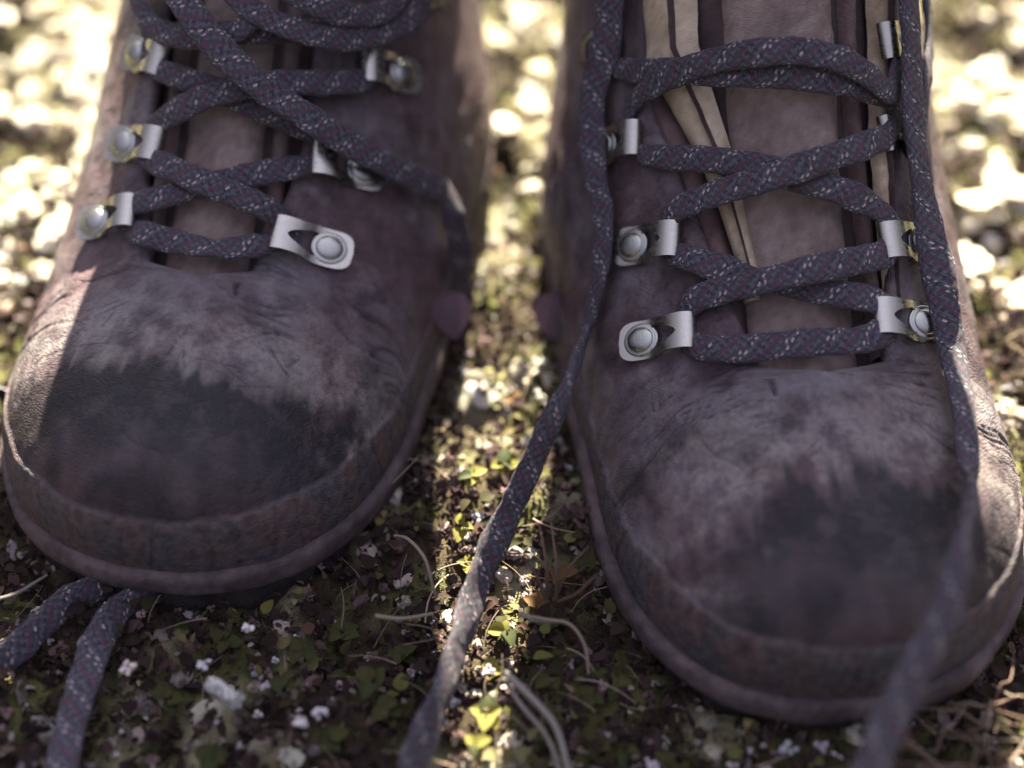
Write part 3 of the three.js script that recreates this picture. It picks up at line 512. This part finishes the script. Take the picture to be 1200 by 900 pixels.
M.straw = new THREE.MeshStandardMaterial({ name: 'dry stem', color: new THREE.Color(0.15, 0.12, 0.09), roughness: 0.85 });
M.strawRed = new THREE.MeshStandardMaterial({ name: 'red brown stem', color: new THREE.Color(0.085, 0.05, 0.036), roughness: 0.85 });
M.twig = new THREE.MeshStandardMaterial({ name: 'bleached twig', color: new THREE.Color(0.25, 0.23, 0.21), roughness: 0.8, bumpMap: leatherBump, bumpScale: 0.0004 });

function stuff(name, label, category, geos, mat, n, seed, put) {
  const r = rng(seed), per = Math.ceil(n / geos.length);
  geos.forEach((g, gi) => {
    const im = new THREE.InstancedMesh(g, mat, per), m = new THREE.Matrix4(), q = new THREE.Quaternion(), e = new THREE.Euler(), c = new THREE.Color(); let k = 0, tries = 0;
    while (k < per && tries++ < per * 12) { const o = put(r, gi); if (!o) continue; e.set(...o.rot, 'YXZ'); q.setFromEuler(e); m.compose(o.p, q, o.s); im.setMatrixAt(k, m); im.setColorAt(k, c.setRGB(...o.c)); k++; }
    im.count = k; im.name = numbered(name); im.castShadow = im.receiveShadow = true; tag(im, label[gi] || label[0], category, null, 'stuff'); scene.add(im);
  });
}
const spread = (r) => { const z = -0.13 - 0.62 * r(), x = (r() - 0.5) * (0.34 + 0.75 * (-z - 0.13)) * 1.15; return V(x, groundY(x, z), z); };
const vary = (r, c, a) => { const k = 1 + (r() - 0.5) * a; return [c[0] * k * (1 + (r() - 0.5) * 0.2), c[1] * k, c[2] * k * (1 + (r() - 0.5) * 0.2)]; };
stuff('ground_cover', ['carpet of tiny creeping leaves between and around the boots'], 'ground cover', [leaves[0]], M.leafStuff, 12000, 41, (r) => {
  const p = spread(r); if (underBoot(p, 0)) return null; const b = bareAndLit(p.x, p.z); if (r() < b * 0.5 || (p.z > -0.31 && r() < 0.4 && Math.abs(p.x + 0.01) > 0.03)) return null; if (noise2(p.x * 30 + 8, p.z * 30) < -0.35 + r() * 0.5) return null;
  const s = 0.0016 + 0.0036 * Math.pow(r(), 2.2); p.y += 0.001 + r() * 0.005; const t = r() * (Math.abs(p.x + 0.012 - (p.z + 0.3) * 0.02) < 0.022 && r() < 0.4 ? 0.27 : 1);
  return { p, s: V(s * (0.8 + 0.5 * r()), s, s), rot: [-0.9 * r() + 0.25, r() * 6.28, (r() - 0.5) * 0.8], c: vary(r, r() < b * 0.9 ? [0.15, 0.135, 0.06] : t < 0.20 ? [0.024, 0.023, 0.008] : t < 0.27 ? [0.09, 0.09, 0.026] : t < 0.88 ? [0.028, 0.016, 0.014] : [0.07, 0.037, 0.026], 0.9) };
});
stuff('moss', ['dark brown heathy moss mixed through the ground cover'], 'moss', [leafGeo(9, 0.8, 0.5)], M.leafStuff, 26000, 42, (r) => {
  const p = spread(r); if (underBoot(p, -0.004)) return null; const b = bareAndLit(p.x, p.z); if (r() < b * 0.6) return null; const s = 0.0016 + 0.0022 * r(); p.y += r() * 0.003; const t = r();
  return { p, s: V(s * 0.55, s * 0.6, s), rot: [-1.2 * r() - 0.2, r() * 6.28, 0], c: vary(r, r() < b ? [0.18, 0.15, 0.095] : t < 0.7 ? [0.026, 0.016, 0.014] : t < 0.85 ? [0.055, 0.05, 0.018] : [0.13, 0.10, 0.08], 0.8) };
});
stuff('lichen', ['pale grey crumbs of lichen scattered over the ground'], 'lichen', [tuft(3)], M.lichen, 2600, 43, (r) => {
  const p = spread(r); if (underBoot(p, 0)) return null; if (noise2(p.x * 22 + 40, p.z * 22) < -0.1 + r() * 0.4) return null; const s = 0.0006 + 0.0012 * Math.pow(r(), 2); p.y += 0.001 + r() * 0.003;
  return { p, s: V(s, s * (0.7 + 0.6 * r()), s), rot: [(r() - 0.5), r() * 6.28, r() - 0.5], c: vary(r, r() < 0.5 ? [0.32, 0.30, 0.31] : [0.16, 0.11, 0.105], 0.8) };
});
stuff('gravel', ['pale gravel strewn over the open ground behind the boots'], 'gravel', [stoneGeo(5, 1, 0.4, 0.65)], M.stone, 7000, 44, (r) => {
  const p = spread(r); if (underBoot(p, 0)) return null; const b = bareAndLit(p.x, p.z); if (r() > b * 0.95 + 0.05) return null; const s = 0.0008 + (0.002 + 0.0025 * b) * Math.pow(r(), 2.5); p.y += s * 0.2;
  return { p, s: V(s, s, s * (0.8 + 0.5 * r())), rot: [(r() - 0.5) * 0.5, r() * 6.28, (r() - 0.5) * 0.5], c: vary(r, r() < 0.7 ? [0.50, 0.455, 0.375] : [0.22, 0.20, 0.155], 0.5) };
});
stuff('litter', ['dark crumbly litter of bark and dead heath on the ground'], 'litter', [stoneGeo(21, 1, 0.6, 0.5)], M.lichen, 16000, 47, (r) => {
  const p = spread(r); if (underBoot(p, -0.003)) return null; const s = 0.0004 + 0.0011 * Math.pow(r(), 2); if (r() < bareAndLit(p.x, p.z) * 0.9) return null; p.y += 0.0005 + r() * 0.003; const t = r();
  return { p, s: V(s, s * 0.8, s * (1 + 1.6 * r())), rot: [(r() - 0.5) * 2, r() * 6.28, (r() - 0.5) * 2], c: vary(r, t < 0.62 ? [0.026, 0.016, 0.016] : t < 0.88 ? [0.065, 0.044, 0.042] : [0.17, 0.145, 0.14], 0.8) };
});
stuff('dry_grass', ['thin dry stems and needles lying through the ground cover'], 'dry grass', [stemGeo([V(0, 0, -0.5), V(0.06, 0.10, -0.15), V(0.02, 0.13, 0.2), V(-0.08, 0.05, 0.5)], 0.016, 0.008, 4), stemGeo([V(0, 0, -0.4), V(0.02, 0.2, -0.2), V(0.1, 0.36, 0.1), V(0.22, 0.4, 0.35)], 0.014, 0.006, 4)], M.straw, 1500, 45, (r) => {
  const p = spread(r); if (underBoot(p, 0.003)) return null; const s = 0.006 + 0.012 * r(); p.y += 0.002 + 0.004 * r();
  return { p, s: V(s, s * 0.7, s), rot: [(r() - 0.5) * 0.4, r() * 6.28, r() * 2], c: vary(r, [1, 0.95, 0.9], 1.2) };
});
{ const second = scene.children.filter((o) => o.name.startsWith('dry_grass'))[1]; second.userData.label = 'thin curved dry stems standing up out of the ground cover'; }

// ------------------------------------------------------------------ single things on the ground
function sprig(px, py, k, seed, label, group) {
  const r = rng(seed), root = new THREE.Group(); root.name = numbered('leafy_sprig'); tag(root, label, 'small plant', group); scene.add(root);
  const p = onPlane(px, py, 0.004); root.position.set(p.x, groundY(p.x, p.z), p.z); root.rotation.y = r() * 6.28;
  const h = 0.003 + r() * 0.004; mesh('stem', stemGeo([V(0, -0.002, 0), V(0.001, h * 0.5, 0.0006), V(0.0004, h, 0.001)], 0.0004, 0.0003), M.strawRed, root);
  const n = 3 + Math.floor(r() * 3);
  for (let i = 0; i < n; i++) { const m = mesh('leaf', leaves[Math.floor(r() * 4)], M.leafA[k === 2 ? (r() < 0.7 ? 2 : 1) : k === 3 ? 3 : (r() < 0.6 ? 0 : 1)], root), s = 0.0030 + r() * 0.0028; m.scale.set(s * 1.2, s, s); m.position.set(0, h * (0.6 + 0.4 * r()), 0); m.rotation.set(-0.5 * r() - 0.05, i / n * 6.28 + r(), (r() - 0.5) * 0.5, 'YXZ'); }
}
let sd = 500;
const sprigs = (list, k, label, group) => list.forEach(([x, y, where]) => sprig(x, y, k, sd++, label + ' ' + where, group));
sprigs([[350, 742, 'just above the pair of white crumbs'], [396, 716, 'tucked close under the left toe on its right'], [330, 790, 'just right of the white twig stub'], [432, 790, 'right of the twig stub, halfway to the hanging lace'], [455, 822, 'beside the lower end of the hanging lace'], [385, 858, 'low down, right of the bright lichen crumb'], [245, 872, 'at the bottom edge below the twig stub'], [262, 735, 'under the middle of the left toe'], [470, 742, 'below the short pale stem'], [190, 800, 'between the dark laces and the twig stub']], 0, 'dark olive sprig', 'dark sprigs before the left boot');
sprigs([[655, 700, 'at the foot of the rusty grass tuft'], [645, 780, 'above the bleached forked twig'], [695, 800, 'beside the right boot welt, right of the forked twig'], [735, 860, 'at the lowest curve of the right boot sole'], [785, 878, 'at the bottom edge under the right boot'], [700, 860, 'low down, right of the forked twig']], 0, 'dark olive sprig', 'dark sprigs beside the right boot');
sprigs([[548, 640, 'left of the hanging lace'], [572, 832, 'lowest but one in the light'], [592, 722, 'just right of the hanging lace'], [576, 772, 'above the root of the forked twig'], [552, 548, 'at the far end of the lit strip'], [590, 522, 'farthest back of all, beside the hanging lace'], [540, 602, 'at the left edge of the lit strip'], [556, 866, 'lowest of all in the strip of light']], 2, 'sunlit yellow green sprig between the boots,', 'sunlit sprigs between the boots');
sprigs([[630, 690, 'left of the rusty grass tuft'], [655, 655, 'against the inner welt of the right boot'], [600, 440, 'in the middle of the gap between the boots'], [562, 430, 'beside the inner welt of the left boot']], 3, 'rusty brown leafy sprig', 'rusty sprigs');

function wineOval(px, py, y, yaw, label, k) {  // added leaf shapes standing in for two dim translucent ovals
  const root = new THREE.Group(); root.name = numbered('wine_red_oval'); tag(root, label, 'leaf'); scene.add(root);
  const c = onPlane(px, py, y); root.position.set(c.x, groundY(c.x, c.z), c.z); root.rotation.y = yaw; const h = y - 0.004;
  mesh('stalk', stemGeo([V(0, 0, -0.004), V(0, h * 0.6, -0.006), V(0, h, -0.004)], 0.0005, 0.0004), M.strawRed, root);
  const m = mesh('oval_blade', leaves[1], M.purple, root); m.scale.set(0.018 * k, 0.012, 0.015 * k); m.position.set(0, h, -0.005); m.rotation.set(0.75, 0, 0);
}
wineOval(527, 326, 0.026, 0.3, 'wine red leaf shape built for a dim oval, against the inner side of the left boot', 1);
wineOval(650, 332, 0.022, -0.3, 'wine red leaf shape built for a dim oval, against the inner side of the right boot', 1);

function single(name, label, cat, geo, mat, px, py, y, yaw, s) { const m = mesh(name, geo, mat); tag(m, label, cat); const p = onPlane(px, py, y); m.position.copy(p); m.rotation.y = yaw; if (s) m.scale.set(...s); return m; }
{
  const g = new THREE.CylinderGeometry(0.0031, 0.0034, 0.0115, 14, 10), p = g.attributes.position, c = []; for (let i = 0; i < p.count; i++) { const x = p.getX(i), y = p.getY(i), z = p.getZ(i), k = 1 + 0.18 * noise3(x * 260, y * 160, z * 260) + 0.08 * noise3(x * 900, y * 900, z * 900); p.setXYZ(i, x * k, y + 0.0012 * noise3(x * 500, 2, z * 500), z * k * 0.8); const q = noise3(x * 700, y * 700, z * 700) > 0.12 ? 0.4 : 1; c.push(0.40 * q, 0.41 * q, 0.39 * q); } g.setAttribute('color', new THREE.BufferAttribute(new Float32Array(c), 3)); g.computeVertexNormals(); g.rotateZ(Math.PI / 2);
  single('broken_twig', 'white lichen covered stub of twig lying before the left boot', 'twig', g, new THREE.MeshStandardMaterial({ name: 'lichen bark', vertexColors: true, roughness: 0.9 }), 262, 811, 0.006, -0.62, [0.8, 0.75, 0.75]);
}
function stem(name, label, cat, pts, r0, r1, mat, group) { tag(mesh(name, stemGeo(pts.map(([x, y, h]) => onPlane(x, y, h)), r0, r1, 6), mat), label, cat, group); }
stem('bleached_twig', 'bleached forked twig lying by the lower end of the hanging lace', 'twig', [[592, 788, 0.008], [620, 815, 0.008], [650, 850, 0.007], [668, 910, 0.005]], 0.0009, 0.0007, M.twig);
stem('bleached_twig', 'thinner bleached twig lying just left of the forked one', 'twig', [[590, 795, 0.006], [612, 828, 0.006], [640, 862, 0.005], [660, 915, 0.004]], 0.0006, 0.0005, M.twig);
stem('dead_twig', 'short pale stem lying flat right of the left toe', 'twig', [[440, 722, 0.008], [470, 725, 0.009], [508, 719, 0.007]], 0.0006, 0.0004, M.straw);
stem('dead_twig', 'curled brown stem arching by the right edge of the left boot', 'twig', [[463, 628, 0.007], [478, 632, 0.012], [498, 655, 0.014], [508, 690, 0.008], [512, 700, 0.005]], 0.0005, 0.0004, M.straw);
stem('dead_twig', 'thin pale stem beside the left toe at the left edge', 'twig', [[-5, 703, 0.008], [20, 695, 0.010], [45, 680, 0.010], [55, 674, 0.008]], 0.0005, 0.0003, M.twig);
stem('dead_twig', 'pale curled stem beside the inner welt of the right boot', 'twig', [[617, 722, 0.007], [640, 726, 0.010], [668, 732, 0.011], [685, 756, 0.009], [690, 790, 0.005]], 0.0005, 0.0003, M.straw);
stem('dead_twig', 'branched white stem beside the strip of light', 'twig', [[612, 720, 0.007], [632, 728, 0.008], [660, 728, 0.009]], 0.0006, 0.0004, M.twig);
function clump(label, list) {
  const root = new THREE.Group(); root.name = numbered('dry_grass_tuft'); tag(root, label, 'grass'); scene.add(root); const c = V(0, 0, 0); list.forEach((l) => c.add(onPlane(l.pts[0][0], l.pts[0][1], 0))); c.multiplyScalar(1 / list.length); root.position.copy(c);
  for (const l of list) mesh('grass_blade', stemGeo(l.pts.map(([x, y, h]) => onPlane(x, y, h).sub(c)), l.r, l.r * 0.4, 6), l.m, root);
}
clump('small rusty tuft of dry grass blades beside the inner toe of the right boot', [[[642, 700], [640, 660], [632, 615]], [[652, 702], [652, 664], [646, 612]], [[650, 702], [668, 664], [690, 640]], [[640, 702], [626, 670], [612, 652]], [[655, 705], [678, 694], [700, 672]]].map(([a, b, c]) => ({ pts: [[...a, 0.004], [...b, 0.016], [...c, 0.022]], r: 0.0006, m: M.strawRed })));
{
  const r = rng(77), list = []; for (let i = 0; i < 40; i++) { const x = 1030 + r() * 180, y = 795 + r() * 115, a = r() * 6.28, l = 30 + r() * 70, k = (r() - 0.5) * 90; if (y < 862 - (x - 1040) * 0.5) continue; list.push({ pts: [[x - Math.cos(a) * l, y - Math.sin(a) * l * 0.5, 0.003], [x - Math.cos(a) * l * 0.3 + k * 0.2, y - Math.abs(k) * 0.3, 0.008 + r() * 0.006], [x + k * 0.3, y - Math.abs(k) * 0.35, 0.008 + r() * 0.008], [x + Math.cos(a) * l, y + Math.sin(a) * l * 0.5, 0.005]], r: 0.0002 + 0.00022 * r(), m: r() < 0.5 ? M.straw : M.strawRed }); }
  clump('tangled clump of dry grass at the outer toe of the right boot', list);
}
// lichen clumps one can pick out in the shade
{ let k = 60; const places = [[292, 735, 'two white lichen crumbs'], [352, 850, 'star shaped white lichen crumb'], [240, 782, 'small grey lichen crumb'], [150, 785, 'pale pinkish lichen crumb'], [375, 838, 'round grey lichen crumb']];
  const said = ['white lichen crumb on the shaded ground below the left toe', 'bright white lichen crumb low in front of the left boot', 'small grey lichen crumb just above the white twig stub', 'pinkish lichen crumb right of the dark lace on the ground', 'rounded grey lichen crumb right of the bright white one'];
  places.forEach(([x, y], i) => { const m = single('lichen_crumb', said[i], 'lichen', tuft(k++), new THREE.MeshStandardMaterial({ name: 'white lichen', color: new THREE.Color(...(i === 3 ? [0.5, 0.42, 0.42] : i > 1 ? [0.38, 0.37, 0.39] : [0.5, 0.48, 0.48])), roughness: 0.95 }), x, y, 0.005, k, [0.0017, 0.0016, 0.0017]); }); }
// stones
{
  const forms = [1, 2, 3, 4, 5, 6].map((s) => stoneGeo(s * 13, 3, 0.32, 0.6)), cols = [[0.66, 0.61, 0.50], [0.58, 0.53, 0.43], [0.70, 0.66, 0.56], [0.48, 0.43, 0.33], [0.62, 0.56, 0.40]].map((c, i) => { const m = M.stone.clone(); m.name = 'pale stone ' + i; m.color.setRGB(...c); return m; });
  const r = rng(90), tone = ['cream', 'grey buff', 'whitish', 'dull brown', 'yellowish'], put = (px, py, s, where, group) => { let ci = Math.floor(r() * 5); const named = (c) => (s > 0.0065 ? 'large ' : s > 0.0045 ? 'middling ' : 'small ') + tone[c] + ' pebble ' + where(px, py);
    for (let q = 0; q < 5 && said.has(named(ci)); q++) ci = (ci + 1) % 5; said.add(named(ci)); const m = mesh('pebble', forms[Math.floor(r() * 6)], cols[ci]); const p = onPlane(px, py, 0); m.position.set(p.x, groundY(p.x, p.z) + s * 0.25, p.z); m.rotation.set((r() - 0.5) * 0.4, r() * 6.28, (r() - 0.5) * 0.4); m.scale.set(s * (0.9 + 0.5 * r()), s, s * (0.8 + 0.3 * r())); tag(m, named(ci), 'pebble', group); };
  const said = new Set(), high = (y) => y < 60 ? 'at the top edge' : y < 130 ? 'high up' : y < 210 ? 'at middle height' : y < 280 ? 'lower down' : 'lowest';
  for (let i = 0; i < 30; i++) put(-15 + r() * 165 * (1 - i / 60), i / 30 * 320, 0.0035 + 0.0055 * r() * r(), (x, y) => (x < 50 ? 'by the left edge, ' : 'close to the left boot, ') + high(y), 'pebbles left of the left boot');
  for (let i = 0; i < 26; i++) put(1210 - r() * (120 - i * 2), i / 26 * 360, 0.0035 + 0.0055 * r() * r(), (x, y) => (x > 1155 ? 'by the right edge, ' : 'close to the right boot, ') + high(y), 'pebbles right of the right boot');
  for (let i = 0; i < 9; i++) put(580 + r() * 60, i / 9 * 230 - 5, 0.003 + 0.003 * r(), (x, y) => 'in the gap between the boots, ' + high(y), 'pebbles between the boots');
}
renderer.render(scene, camera);
